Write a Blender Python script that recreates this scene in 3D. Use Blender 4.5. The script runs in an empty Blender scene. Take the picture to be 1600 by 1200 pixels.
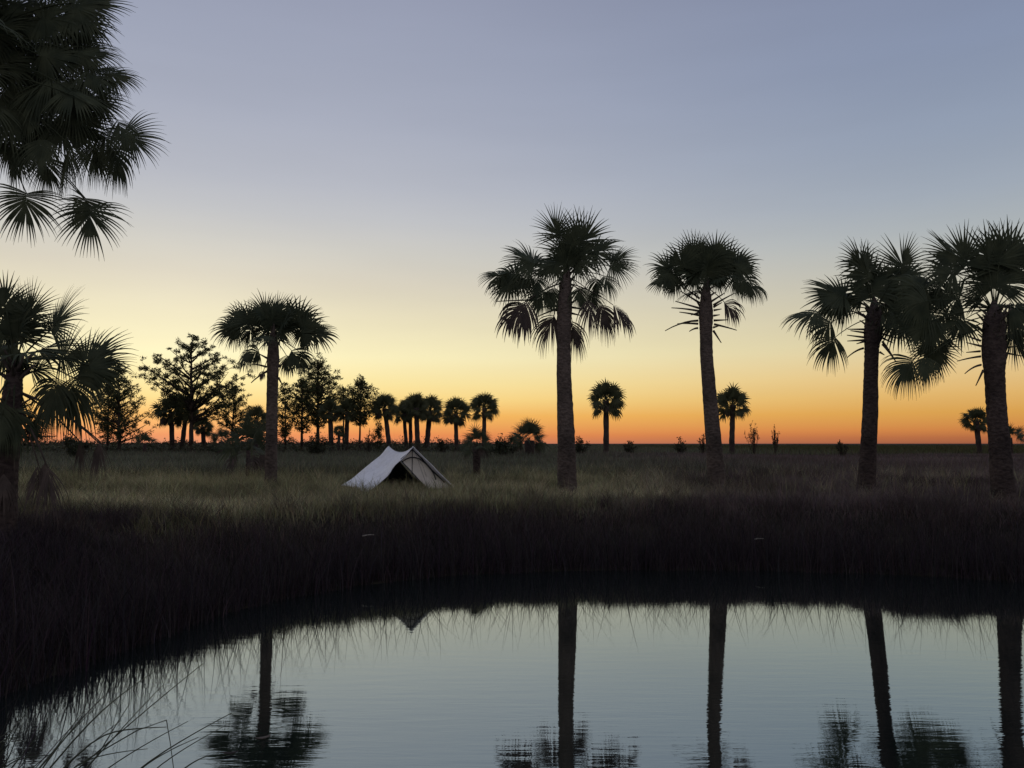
import bpy, math
import numpy as np
from mathutils import Vector

R = np.random.default_rng(7)
SC = bpy.context.scene
COL = SC.collection

# ------------------------------------------------------------------ camera
EYE = 2.47            # metres above the pond
F_PX, W_PX, H_PX = 1200.0, 1600.0, 1200.0
PITCH = math.atan(93.0 / F_PX)
cam_d = bpy.data.cameras.new("camera")
cam = bpy.data.objects.new("camera", cam_d)
COL.objects.link(cam)
cam.location = (0, 0, EYE)
cam.rotation_euler = (math.pi / 2 + PITCH, 0, 0)
cam_d.sensor_width = 36.0
cam_d.lens = 36.0 * F_PX / W_PX
cam_d.clip_start, cam_d.clip_end = 0.05, 20000
SC.camera = cam

# ------------------------------------------------------------------ sky, sun, exposure
SC.view_settings.view_transform = 'Standard'
SC.view_settings.look = 'None'
SC.view_settings.exposure = 0.0
SC.view_settings.gamma = 1.0
SC.view_settings.use_curve_mapping = False
SUN_AZ = math.radians(-23.4)          # left of the view, behind the pines
SUN_EL = math.radians(1.0)

def lin(c):
    c = np.array(c, float) / 255.0
    return np.where(c <= 0.04045, c / 12.92, ((c + 0.055) / 1.055) ** 2.4)

world = bpy.data.worlds.new("World")
SC.world = world
world.use_nodes = True
wt = world.node_tree
wt.nodes.clear()
def wn(t, **k):
    n = wt.nodes.new(t)
    for a, b in k.items():
        setattr(n, a, b)
    return n
def wmath(op, a, b=None, clamp=False):
    n = wn('ShaderNodeMath', operation=op, use_clamp=clamp)
    for i, v in enumerate((a, b)):
        if v is None: continue
        if isinstance(v, (int, float)): n.inputs[i].default_value = v
        else: wt.links.new(v, n.inputs[i])
    return n.outputs[0]
tc = wn('ShaderNodeTexCoord')
nrm = wn('ShaderNodeVectorMath', operation='NORMALIZE')
wt.links.new(tc.outputs['Generated'], nrm.inputs[0])
sep = wn('ShaderNodeSeparateXYZ')
wt.links.new(nrm.outputs[0], sep.inputs[0])
zc = wmath('SQRT', wmath('MAXIMUM', sep.outputs[2], 0.0))       # finer steps near the horizon
def sky_ramp(stops):
    r = wn('ShaderNodeValToRGB')
    r.color_ramp.interpolation = 'LINEAR'
    el = r.color_ramp.elements
    while len(el) > 1: el.remove(el[-1])
    for i, (deg, c) in enumerate(stops):
        p = math.sqrt(math.sin(math.radians(deg)))
        e = el[0] if i == 0 else el.new(p)
        e.position = p
        e.color = (*lin(c), 1)
    wt.links.new(zc, r.inputs[0])
    return r.outputs[0]
sunside = sky_ramp([(0, (204, 128, 102)), (.6, (236, 144, 86)), (2.05, (250, 188, 100)), (3.2, (252, 218, 138)), (4.4, (252, 231, 163)),
                    (6.3, (250, 239, 190)), (9.2, (234, 224, 191)), (11.6, (219, 211, 192)), (13.9, (207, 204, 196)), (16.2, (194, 195, 198)), (18.5, (183, 186, 196)),
                    (22.9, (168, 173, 189)), (27, (159, 165, 184)), (31, (151, 157, 178)), (45, (150, 158, 182)), (90, (156, 164, 188))])
farside = sky_ramp([(0, (140, 84, 64)), (.4, (178, 106, 66)), (.9, (204, 130, 70)), (2.05, (216, 160, 80)), (3.2, (223, 178, 106)), (4.4, (224, 190, 130)),
                    (6.8, (218, 205, 165)), (9.2, (203, 196, 172)), (11.6, (187, 187, 178)), (13.9, (171, 178, 182)), (16.2, (158, 168, 181)),
                    (20, (145, 157, 177)), (25, (134, 146, 171)), (31, (126, 136, 162)), (45, (138, 148, 174)), (90, (156, 164, 188))])
backside = sky_ramp([(0, (160, 152, 156)), (6, (184, 173, 174)), (14, (180, 175, 182)), (31, (166, 168, 184)), (90, (156, 164, 188))])
hx, hy = math.sin(SUN_AZ), math.cos(SUN_AZ)
hl = wmath('SQRT', wmath('ADD', wmath('MULTIPLY', sep.outputs[0], sep.outputs[0]), wmath('ADD', wmath('MULTIPLY', sep.outputs[1], sep.outputs[1]), 1e-5)))
dot = wmath('DIVIDE', wmath('ADD', wmath('MULTIPLY', sep.outputs[0], hx), wmath('MULTIPLY', sep.outputs[1], hy)), hl)
def maprange(v, a, b):
    n = wn('ShaderNodeMapRange', interpolation_type='SMOOTHSTEP')
    wt.links.new(v, n.inputs[0])
    n.inputs[1].default_value, n.inputs[2].default_value = a, b
    return n.outputs[0]
def wmix(f, a, b):
    m = wn('ShaderNodeMix', data_type='RGBA')
    wt.links.new(f, m.inputs[0]); wt.links.new(a, m.inputs[6]); wt.links.new(b, m.inputs[7])
    return m.outputs[2]
# angle from the sun's azimuth, so the falloff is even
ang = wmath('ARCCOSINE', wmath('MINIMUM', wmath('MAXIMUM', dot, -1.0), 1.0))
f_far = maprange(ang, math.radians(8), math.radians(60))
f_back = maprange(ang, math.radians(62), math.radians(120))
skyc = wmix(f_back, wmix(f_far, sunside, farside), backside)
bg = wn('ShaderNodeBackground')
# thin uneven haze in the dusk air
hm = wn('ShaderNodeMapping'); hm.inputs['Scale'].default_value = (2.2, 2.2, 14.0)
wt.links.new(nrm.outputs[0], hm.inputs[0])
hn = wn('ShaderNodeTexNoise'); hn.inputs['Scale'].default_value = 1.6; hn.inputs['Detail'].default_value = 5
wt.links.new(hm.outputs[0], hn.inputs['Vector'])
hv = wmath('ADD', wmath('MULTIPLY', wmath('SUBTRACT', hn.outputs[0], .5), .09), 1.0)
hs = wn('ShaderNodeVectorMath', operation='SCALE')
wt.links.new(skyc, hs.inputs[0]); wt.links.new(hv, hs.inputs['Scale'])
gd = wn('ShaderNodeVectorMath', operation='DOT_PRODUCT')
wt.links.new(nrm.outputs[0], gd.inputs[0])
ge = math.radians(5.2)
gd.inputs[1].default_value = (hx * math.cos(ge), hy * math.cos(ge), math.sin(ge))
gl_ = wmath('MULTIPLY', wmath('POWER', wmath('MAXIMUM', gd.outputs['Value'], 0.0), 90.0), .085)
gs = wn('ShaderNodeVectorMath', operation='SCALE'); gs.inputs[0].default_value = (1.0, .93, .74)
wt.links.new(gl_, gs.inputs['Scale'])
ga = wn('ShaderNodeVectorMath', operation='ADD')
wt.links.new(hs.outputs[0], ga.inputs[0]); wt.links.new(gs.outputs[0], ga.inputs[1])
wt.links.new(ga.outputs[0], bg.inputs[0])
bg.inputs[1].default_value = 1.0
wo = wn('ShaderNodeOutputWorld')
wt.links.new(bg.outputs[0], wo.inputs[0])

sun_d = bpy.data.lights.new("sun", 'SUN')
sun_d.energy = 0.12                     # all but set
sun_d.angle = math.radians(10)
sun_d.color = (1.0, 0.62, 0.34)
sun = bpy.data.objects.new("sun", sun_d)
COL.objects.link(sun)
sv = Vector((hx * math.cos(SUN_EL), hy * math.cos(SUN_EL), math.sin(SUN_EL)))
sun.rotation_euler = sv.to_track_quat('Z', 'Y').to_euler()
sun.location = sv * 60

# ------------------------------------------------------------------ helpers
ca, sa = math.cos(PITCH), math.sin(PITCH)
def at(px, py, Y):
    """world point seen at a photo position, on the plane y = Y"""
    r, u = px - W_PX / 2, H_PX / 2 - py
    d = np.array([r, ca * F_PX - sa * u, sa * F_PX + ca * u])
    return np.array([0, 0, EYE]) + d * (Y / d[1])
def px2m(p, Y): return p * Y / F_PX

def tag(o, label=None, cat=None, group=None, kind=None):
    for k, v in (('label', label), ('category', cat), ('group', group), ('kind', kind)):
        if v: o[k] = v
    return o
def empty(name, loc, label, cat, group=None):
    o = bpy.data.objects.new(name, None)
    o.empty_display_size = 0.2
    COL.objects.link(o)
    o.location = loc
    return tag(o, label, cat, group)

class MB:
    def __init__(self):
        self.v, self.f3, self.f4, self.c, self.n = [], [], [], [], 0
    def add(self, v, quads=None, tris=None, col=None):
        v = np.asarray(v, float).reshape(-1, 3)
        self.v.append(v)
        if quads is not None and len(quads): self.f4.append(np.asarray(quads, int).reshape(-1, 4) + self.n)
        if tris is not None and len(tris): self.f3.append(np.asarray(tris, int).reshape(-1, 3) + self.n)
        if col is not None:
            c = np.asarray(col, float)
            if c.ndim == 1: c = np.repeat(c[None], len(v), 0)
            self.c.append(c)
        self.n += len(v)
    def build(self, name, mat, parent=None, smooth=False):
        v = np.concatenate(self.v) if self.v else np.zeros((0, 3))
        if parent is not None: v = v - np.array(parent.location)
        f3 = np.concatenate(self.f3) if self.f3 else np.zeros((0, 3), int)
        f4 = np.concatenate(self.f4) if self.f4 else np.zeros((0, 4), int)
        me = bpy.data.meshes.new(name)
        me.vertices.add(len(v)); me.vertices.foreach_set('co', v.astype(np.float32).ravel())
        nl = f3.size + f4.size
        me.loops.add(nl); me.loops.foreach_set('vertex_index', np.concatenate([f3.ravel(), f4.ravel()]).astype(np.int32))
        st = np.concatenate([np.arange(len(f3)) * 3, f3.size + np.arange(len(f4)) * 4]).astype(np.int32)
        me.polygons.add(len(st)); me.polygons.foreach_set('loop_start', st)
        me.update(calc_edges=True)
        me.validate()
        if self.c:
            a = me.attributes.new('tint', 'FLOAT_COLOR', 'POINT')
            c = np.concatenate(self.c)
            a.data.foreach_set('color', np.concatenate([c, np.ones((len(c), 1))], 1).astype(np.float32).ravel())
        if smooth: me.polygons.foreach_set('use_smooth', np.ones(len(st), bool))
        me.materials.append(mat)
        o = bpy.data.objects.new(name, me)
        COL.objects.link(o)
        if parent is not None: o.parent = parent
        return o

def unit(v): return v / (np.linalg.norm(v) + 1e-12)

def tube(mb, path, radii, sides=6, jitter=0.0, caps=True, col=None):
    path = np.asarray(path, float); n = len(path)
    radii = np.broadcast_to(np.asarray(radii, float), (n,))
    t = np.gradient(path, axis=0); t /= np.linalg.norm(t, axis=1)[:, None] + 1e-12
    ref = np.array([0, 1, 0.]) if abs(t[0][1]) < .8 else np.array([1., 0, 0])
    a = np.cross(t, ref); a /= np.linalg.norm(a, axis=1)[:, None] + 1e-12
    b = np.cross(a, t)
    ph = np.linspace(0, 2 * math.pi, sides, endpoint=False)
    rr = radii[:, None] * (1 + jitter * R.normal(size=(n, sides)))
    v = path[:, None, :] + rr[..., None] * (np.cos(ph)[None, :, None] * a[:, None, :] + np.sin(ph)[None, :, None] * b[:, None, :])
    i = np.arange(n - 1)[:, None] * sides; j = np.arange(sides)[None]; k = (j + 1) % sides
    q = np.stack([i + j, i + k, i + sides + k, i + sides + j], -1).reshape(-1, 4)
    v = v.reshape(-1, 3); tr = None
    if caps:
        v = np.concatenate([v, path[:1], path[-1:]])
        c0, c1 = n * sides, n * sides + 1
        jj = np.arange(sides); kk = (jj + 1) % sides
        tr = np.concatenate([np.stack([np.full(sides, c0), kk, jj], -1),
                             np.stack([np.full(sides, c1), (n - 1) * sides + jj, (n - 1) * sides + kk], -1)])
    mb.add(v, q, tr, col)

def bez(p0, p1, p2, n):
    t = np.linspace(0, 1, n)[:, None]
    return (1 - t) ** 2 * p0 + 2 * t * (1 - t) * p1 + t * t * p2

_G = np.random.default_rng(3).random((64, 64))
def vnoise(x, y):
    x = np.asarray(x, float); y = np.asarray(y, float)
    xi, yi = np.floor(x).astype(int), np.floor(y).astype(int)
    fx, fy = x - xi, y - yi
    fx, fy = fx * fx * (3 - 2 * fx), fy * fy * (3 - 2 * fy)
    g = lambda a, b: _G[a % 64, b % 64]
    return (g(xi, yi) * (1 - fx) + g(xi + 1, yi) * fx) * (1 - fy) + (g(xi, yi + 1) * (1 - fx) + g(xi + 1, yi + 1) * fx) * fy
def sstep(a, b, x):
    t = np.clip((x - a) / (b - a), 0, 1)
    return t * t * (3 - 2 * t)

# ------------------------------------------------------------------ materials
def mat(name, build):
    m = bpy.data.materials.new(name)
    m.use_nodes = True
    nt = m.node_tree
    nt.nodes.clear()
    out = nt.nodes.new('ShaderNodeOutputMaterial')
    nt.links.new(build(nt), out.inputs[0])
    return m
def N(nt, t, **k):
    n = nt.nodes.new(t)
    for a, b in k.items(): setattr(n, a, b)
    return n
def noise_col(nt, c1, c2, scale, vec_scale=(1, 1, 1), detail=4, lo=.35, hi=.65):
    t = N(nt, 'ShaderNodeTexCoord'); mp = N(nt, 'ShaderNodeMapping')
    mp.inputs['Scale'].default_value = vec_scale
    nt.links.new(t.outputs['Object'], mp.inputs[0])
    no = N(nt, 'ShaderNodeTexNoise'); no.inputs['Scale'].default_value = scale; no.inputs['Detail'].default_value = detail
    nt.links.new(mp.outputs[0], no.inputs['Vector'])
    r = N(nt, 'ShaderNodeValToRGB')
    r.color_ramp.elements[0].position, r.color_ramp.elements[1].position = lo, hi
    r.color_ramp.elements[0].color, r.color_ramp.elements[1].color = (*c1, 1), (*c2, 1)
    nt.links.new(no.outputs[0], r.inputs[0])
    return r.outputs[0], no.outputs[0]
def principled(nt, col, rough=.8, spec=.3, bump=None, bump_d=.02):
    p = N(nt, 'ShaderNodeBsdfPrincipled')
    if isinstance(col, tuple): p.inputs['Base Color'].default_value = (*col, 1)
    else: nt.links.new(col, p.inputs['Base Color'])
    p.inputs['Roughness'].default_value = rough
    p.inputs['Specular IOR Level'].default_value = spec
    if bump is not None:
        b = N(nt, 'ShaderNodeBump'); b.inputs['Distance'].default_value = bump_d
        nt.links.new(bump, b.inputs['Height']); nt.links.new(b.outputs[0], p.inputs['Normal'])
    return p
def leafy(nt, col, rough, transl, spec=.25):
    p = principled(nt, col, rough, spec)
    t = N(nt, 'ShaderNodeBsdfTranslucent')
    if isinstance(col, tuple): t.inputs[0].default_value = (*col, 1)
    else: nt.links.new(col, t.inputs[0])
    m = N(nt, 'ShaderNodeMixShader'); m.inputs[0].default_value = transl
    nt.links.new(p.outputs[0], m.inputs[1]); nt.links.new(t.outputs[0], m.inputs[2])
    return m.outputs[0]
def tinted(transl, rough=.8, spec=.1):
    def f(nt):
        a = N(nt, 'ShaderNodeAttribute', attribute_name='tint')
        return leafy(nt, a.outputs['Color'], rough, transl, spec)
    return f
M = {}
M['frond'] = mat('palm_leaf', lambda nt: leafy(nt, noise_col(nt, (.036, .046, .027), (.066, .076, .042), 3.0)[0], .7, .22, .12))
M['far_frond'] = mat('far_palm_leaf', lambda nt: leafy(nt, noise_col(nt, (.055, .06, .030), (.085, .088, .044), 2.0)[0], .7, .42, .1))
M['dead'] = mat('dead_palm_leaf', lambda nt: leafy(nt, noise_col(nt, (.045, .035, .030), (.085, .064, .052), 5.0)[0], .8, .12))
def bark(c1, c2, sc, vs):
    def f(nt):
        c, n = noise_col(nt, c1, c2, sc, vs, 6)
        st_, _ = noise_col(nt, (.55, .55, .55), (1.15, 1.12, 1.1), 1.3, (1, 1, .8), 4)
        mx = N(nt, 'ShaderNodeMix', data_type='RGBA', blend_type='MULTIPLY'); mx.inputs[0].default_value = 1
        nt.links.new(c, mx.inputs[6]); nt.links.new(st_, mx.inputs[7]); c = mx.outputs[2]
        return principled(nt, c, .95, .1, n, .05).outputs[0]
    return f
M['palm_bark'] = mat('palm_bark', bark((.070, .056, .048), (.13, .104, .088), 11, (1, 1, 1.6)))
M['dark_bark'] = mat('dark_palm_bark', bark((.042, .032, .030), (.085, .066, .058), 11, (1, 1, 1.6)))  # darker bark tone used on some of the palms
M['stub'] = mat('palm_leaf_base', bark((.05, .042, .036), (.12, .10, .085), 8, (1, 1, 1)))
M['pine_bark'] = mat('pine_bark', bark((.03, .024, .02), (.085, .065, .052), 4, (1, 1, .3)))
M['needles'] = mat('pine_needles', tinted(.4, .8, .1))
M['bush'] = mat('bush_leaves', tinted(.2, .7, .2))
M['grass'] = mat('grass_blades', tinted(.22, .85, .05))
M['reed'] = mat('reed_blades', lambda nt: leafy(nt, (.035, .04, .022), .6, .1))
M['stick'] = mat('pale_dry_stick', lambda nt: principled(nt, (.3, .27, .23), .9).outputs[0])
def soil(nt):
    c, n = noise_col(nt, (.014, .012, .010), (.036, .031, .022), 1.3, (1, 1, 1), 8)
    return principled(nt, c, 1.0, .05, n, .06).outputs[0]
M['soil'] = mat('marsh_soil', soil)
def water(nt):
    t = N(nt, 'ShaderNodeTexCoord')
    hs = []
    for sc, vs, amp in ((1.0, (1.4, 8.0, 1), 1.0), (1.0, (5.0, 26.0, 1), .30)):
        mp = N(nt, 'ShaderNodeMapping'); mp.inputs['Scale'].default_value = vs
        nt.links.new(t.outputs['Object'], mp.inputs[0])
        no = N(nt, 'ShaderNodeTexNoise'); no.inputs['Scale'].default_value = sc; no.inputs['Detail'].default_value = 2
        nt.links.new(mp.outputs[0], no.inputs['Vector'])
        mu = N(nt, 'ShaderNodeMath', operation='MULTIPLY'); mu.inputs[1].default_value = amp
        nt.links.new(no.outputs[0], mu.inputs[0]); hs.append(mu.outputs[0])
    ad = N(nt, 'ShaderNodeMath', operation='ADD')
    nt.links.new(hs[0], ad.inputs[0]); nt.links.new(hs[1], ad.inputs[1])
    p = principled(nt, (.006, .010, .010), .02, .5, ad.outputs[0], .0014)
    bn = p.inputs['Normal'].links[0].from_node
    sx = N(nt, 'ShaderNodeSeparateXYZ'); nt.links.new(t.outputs['Object'], sx.inputs[0])
    mr = N(nt, 'ShaderNodeMapRange', interpolation_type='SMOOTHSTEP')
    for q, v in zip((1, 2, 3, 4), (6.0, 12.0, 1.0, .13)): mr.inputs[q].default_value = v
    nt.links.new(sx.outputs[1], mr.inputs[0]); nt.links.new(mr.outputs[0], bn.inputs['Strength'])
    p.inputs['IOR'].default_value = 1.45
    p.inputs['Specular Tint'].default_value = (.88, 1.0, .92, 1)
    gl = N(nt, 'ShaderNodeBsdfGlossy'); gl.inputs['Color'].default_value = (.86, .98, .90, 1); gl.inputs['Roughness'].default_value = .02
    nt.links.new(p.inputs['Normal'].links[0].from_socket, gl.inputs['Normal'])
    m_ = N(nt, 'ShaderNodeMixShader'); m_.inputs[0].default_value = .39
    nt.links.new(p.outputs[0], m_.inputs[1]); nt.links.new(gl.outputs[0], m_.inputs[2])
    return m_.outputs[0]
M['water'] = mat('pond_water', water)

# ------------------------------------------------------------------ pond outline and ground
POND = np.array([(-5.35, 6.7), (-5.0, 7.7), (-4.76, 8.8), (-4.3, 11.0), (-3.7, 12.4), (-2.7, 13.6), (-1.0, 14.7), (1.3, 15.2), (5.1, 15.2), (7.3, 14.7),
                 (9.4, 13.9), (13, 12.4), (16, 9), (16, 4), (11, 1.7), (4, 1.1), (0, 1.4), (-1.9, 2.6), (-2.6, 3.9), (-4.3, 4.5), (-5.2, 5.6)])
def pond_d(x, y):
    """distance to the pond outline, positive on land"""
    x = np.asarray(x, float); y = np.asarray(y, float)
    best = np.full(x.shape, 1e9); inside = np.zeros(x.shape, bool)
    for (x0, y0), (x1, y1) in zip(POND, np.roll(POND, -1, 0)):
        dx, dy = x1 - x0, y1 - y0
        t = np.clip(((x - x0) * dx + (y - y0) * dy) / (dx * dx + dy * dy), 0, 1)
        best = np.minimum(best, np.hypot(x - x0 - t * dx, y - y0 - t * dy))
        c = ((y0 > y) != (y1 > y)) & (x < dx * (y - y0) / (dy if dy else 1e-9) + x0)
        inside ^= c
    best = best + .22 * (vnoise(x * 1.3, y * 1.3) - .5) + .10 * (vnoise(x * 4.1 + 9, y * 4.1) - .5)
    return np.where(inside, -best, best)
def ground_z(x, y):
    d = pond_d(x, y)
    z = 1.02 * sstep(0, 3.0, d) + .16 * sstep(2.5, 9, d) + .08 * d.clip(0, .6)
    z = z + (.10 * (vnoise(x * .45 + 5, y * .45) - .5) + .05 * (vnoise(x * 1.7, y * 1.7 + 3) - .5)) * sstep(.2, 2, d) * sstep(90, 45, np.hypot(x, y))
    z = np.where((y < 3.0) & (d > 0), z * .75, z)
    return np.where(d < 0, np.maximum(-.7, d * .5), z)
def axis(lo, hi, step, far):
    a = list(np.arange(lo, hi + 1e-6, step)); s = step; v = hi
    while v < far: s *= 1.22; v += s; a.append(v)
    s = step; v = lo; b = []
    while v > -far: s *= 1.22; v -= s; b.append(v)
    return np.array(b[::-1] + a)
xs, ys = axis(-13, 17, .2, 6000), axis(-2, 27, .2, 6000)
gx, gy = np.meshgrid(xs, ys)
gz = ground_z(gx, gy)
g = MB()
nx, ny = len(xs), len(ys)
ii = (np.arange(ny - 1)[:, None] * nx + np.arange(nx - 1)[None]).reshape(-1)
g.add(np.stack([gx, gy, gz], -1).reshape(-1, 3), np.stack([ii, ii + 1, ii + nx + 1, ii + nx], -1))
tag(g.build('ground', M['soil'], smooth=True), kind='structure')
w = MB()
w.add([(-7, .6, 0), (17.5, .6, 0), (17.5, 16.6, 0), (-7, 16.6, 0)], [(0, 1, 2, 3)])
tag(w.build('pond_water', M['water']), kind='structure')

# ------------------------------------------------------------------ grass
def blades(mb, x, y, z0, h, wid, lean, tint, face=None, rows=3):
    """curved tapering blades; lean = horizontal tip offset as a share of the height"""
    n = len(x)
    az = R.uniform(0, 2 * math.pi, n)
    ld = np.stack([np.cos(az), np.sin(az), np.zeros(n)], -1)
    fz = R.uniform(0, math.pi, n) if face is None else face
    sd = np.stack([np.cos(fz), np.sin(fz), np.zeros(n)], -1)
    base = np.stack([x, y, z0], -1)
    ts = np.linspace(0, 1, rows + 1)
    vs = []
    for k, t in enumerate(ts):
        c = base + ld * (lean * h * t * t)[:, None]
        c[:, 2] += h * t * (1 - .22 * lean.clip(0, 1.2) * t)
        ww = (wid * (1 - t) ** .8 * .5)[:, None]
        if k < rows: vs += [c - sd * ww, c + sd * ww]
        else: vs += [c]
    V = np.stack(vs, 1)                                   # n, 2*rows+1, 3
    m = V.shape[1]
    o = (np.arange(n) * m)[:, None]
    tr = []
    for k in range(rows - 1):
        a = 2 * k
        tr += [o + np.array([[a, a + 1, a + 3]]), o + np.array([[a, a + 3, a + 2]])]
    a = 2 * (rows - 1)
    tr += [o + np.array([[a, a + 1, a + 2]])]
    mb.add(V.reshape(-1, 3), None, np.concatenate(tr), np.repeat(tint, m, 0))

def in_view(x, y): return (np.abs(x) < y * .80 + 3.0)
def jit(c, n, s=.25):
    c = np.broadcast_to(np.asarray(c, float), (n, 3))
    return c * (1 + s * R.normal(size=(n, 1))).clip(.4, 1.9) * (1 + .08 * R.normal(size=(n, 3))).clip(.7, 1.3)

BANK_SHADE = np.array((.042, .033, .036))  # bank blade tint with the shade of the slope put into it
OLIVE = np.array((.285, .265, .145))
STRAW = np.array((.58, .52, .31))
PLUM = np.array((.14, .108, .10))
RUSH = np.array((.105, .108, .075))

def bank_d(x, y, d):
    # the painted bank shade also covers the low ground left of the pond
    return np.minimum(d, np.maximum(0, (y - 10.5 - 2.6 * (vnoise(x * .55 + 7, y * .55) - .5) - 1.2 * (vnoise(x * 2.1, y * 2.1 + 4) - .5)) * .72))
# painted bank shade: all grass within about 2.4 m of the water
n = 560000
x = R.uniform(-14, 19, n); y = R.uniform(-1.5, 19.5, n)
d = pond_d(x, y)
d0, d = d, bank_d(x, y, d)
k = (d0 > -.02) & (d < 3.1) & in_view(x, y) & (R.random(n) < np.where(y < 4, .35, 1.0))
x, y, d = x[k], y[k], d[k]; n = len(x)
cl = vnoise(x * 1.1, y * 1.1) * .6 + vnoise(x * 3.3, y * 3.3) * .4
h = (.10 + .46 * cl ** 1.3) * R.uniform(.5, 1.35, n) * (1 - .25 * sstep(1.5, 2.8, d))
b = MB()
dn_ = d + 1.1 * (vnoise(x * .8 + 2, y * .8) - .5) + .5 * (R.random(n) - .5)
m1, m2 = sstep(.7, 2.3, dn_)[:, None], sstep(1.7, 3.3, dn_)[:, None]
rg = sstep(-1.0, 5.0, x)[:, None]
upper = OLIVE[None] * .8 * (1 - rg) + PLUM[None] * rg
tint = BANK_SHADE[None] * (1 - m1) + (PLUM * .55)[None] * m1
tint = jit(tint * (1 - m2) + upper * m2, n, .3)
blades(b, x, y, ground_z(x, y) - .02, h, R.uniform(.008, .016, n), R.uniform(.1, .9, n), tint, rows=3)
# longer wisps standing along the water's edge
n = 70000
x = R.uniform(-14, 19, n); y = R.uniform(1, 19, n); d = pond_d(x, y)
k = (d > -.12) & (d < 1.0) & in_view(x, y) & (vnoise(x * .9 + 3, y * .9) + .35 * R.random(n) > .45)
x, y = x[k], y[k]; n = len(x)
h = R.uniform(.3, .75, n) + (R.random(n) < .12) * R.uniform(.2, .7, n)
blades(b, x, y, ground_z(x, y) - .03, h, R.uniform(.006, .012, n), R.uniform(.05, .8, n), jit(BANK_SHADE * 1.1, n, .3), rows=4)
# tall thin cordgrass overhanging the water
n = 120000
x = R.uniform(-14, 19, n); y = R.uniform(2, 19, n); d = pond_d(x, y)
k = (d > -.15) & (d < .5) & in_view(x, y) & (vnoise(x * .7 + 13, y * .7) + .6 * R.random(n) > .4)
x, y = x[k], y[k]; n = len(x)
h = .60 + 1.05 * R.random(n) ** 1.7
blades(b, x, y, ground_z(x, y) - .03, h, R.uniform(.010, .017, n), R.uniform(.05, .65, n), jit(BANK_SHADE * .8, n, .3), rows=5)
tag(b.build('bank_grass', M['grass']), 'matted grass covering the pond bank, coloured dark to paint in its shade', 'grass', None, 'stuff')

# the meadow behind the bank
def meadow(n, y0, y1, power):
    yy = (y0 ** power + R.random(n) * (y1 ** power - y0 ** power)) ** (1 / power)
    xx = R.uniform(-1, 1, n) * (yy * .80 + 3)
    return xx, yy
x, y = meadow(300000, 8, 30, .9)
d = bank_d(x, y, pond_d(x, y)); k = d > 1.9 + .9 * R.random(len(x))
x, y, d = x[k], y[k], d[k]; n = len(x)
cl = vnoise(x * .5 + 11, y * .5) * .6 + vnoise(x * 1.9, y * 1.9) * .4
pale = np.exp(-((x + 6.3) / 3.4) ** 2 - ((y - 15.4) / 1.9) ** 2) * 1.0 + .75 * np.exp(-((x - 1.6) / 4.2) ** 2 - ((y - 20.3) / 1.3) ** 2) + .35 * np.exp(-((x + 2.5) / 2.5) ** 2 - ((y - 18) / 1.5) ** 2)
pale = (pale * (.55 + .9 * vnoise(x * .9, y * 1.6))).clip(0, 1)
right = sstep(0.5, 6.0, x - .12 * (y - 18))
tb = OLIVE[None] * (1 - right[:, None]) + PLUM[None] * right[:, None]
tb = tb * (1 - pale[:, None]) + STRAW[None] * pale[:, None]
dark = sstep(.55, .75, vnoise(x * .33 + 1, y * .55 + 8)) * (1 - pale)
tb = tb * (1 - .6 * dark[:, None])
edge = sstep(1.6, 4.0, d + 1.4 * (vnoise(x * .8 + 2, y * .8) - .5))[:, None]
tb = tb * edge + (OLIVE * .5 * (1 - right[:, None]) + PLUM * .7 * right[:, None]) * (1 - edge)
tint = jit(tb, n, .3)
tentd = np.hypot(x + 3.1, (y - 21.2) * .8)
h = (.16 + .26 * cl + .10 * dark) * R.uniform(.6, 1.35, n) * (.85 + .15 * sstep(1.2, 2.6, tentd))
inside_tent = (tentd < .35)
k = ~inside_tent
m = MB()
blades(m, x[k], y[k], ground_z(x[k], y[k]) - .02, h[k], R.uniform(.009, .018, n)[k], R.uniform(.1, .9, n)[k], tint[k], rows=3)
# tussocks: fans of taller blades from one root
nc = 2600
cx, cy = meadow(nc, 9, 30, .9); d = bank_d(cx, cy, pond_d(cx, cy)); k = (d > 2.4) & (np.hypot(cx + 3.1, cy - 21.2) > 1.5)
cx, cy, d = cx[k], cy[k], d[k]; nc = len(cx); per = 34
ix = np.repeat(np.arange(nc), per); n = len(ix)
sz = R.uniform(.6, 1.3, nc)[ix]
x = cx[ix] + R.normal(size=n) * .07 * sz; y = cy[ix] + R.normal(size=n) * .07 * sz
rgt = sstep(.5, 6, cx - .12 * (cy - 18))[:, None]
tcol = (OLIVE[None] * (1 - rgt) + PLUM[None] * rgt) * R.uniform(.45, 1.35, (nc, 1))
pk = (R.random(nc) < .3)[:, None]
tcol = np.where(pk, tcol * .5 + STRAW[None] * .45, tcol)
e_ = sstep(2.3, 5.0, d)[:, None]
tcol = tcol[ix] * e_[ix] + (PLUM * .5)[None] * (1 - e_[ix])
blades(m, x, y, ground_z(x, y) - .02, R.uniform(.28, .62, n) * sz, R.uniform(.008, .014, n), R.uniform(.2, 1.1, n), jit(tcol, n, .2), rows=3)
# thin seed stalks above the meadow
x, y = meadow(5200, 12, 30, .9); d = bank_d(x, y, pond_d(x, y)); k = (d > 3.6) & (np.hypot(x + 3.1, y - 21.2) > 1.6)
x, y = x[k], y[k]; n = len(x)
blades(m, x, y, ground_z(x, y), R.uniform(.4, .75, n), R.uniform(.008, .014, n), R.uniform(.05, .35, n), jit(OLIVE * .8, n, .3), rows=3)
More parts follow.
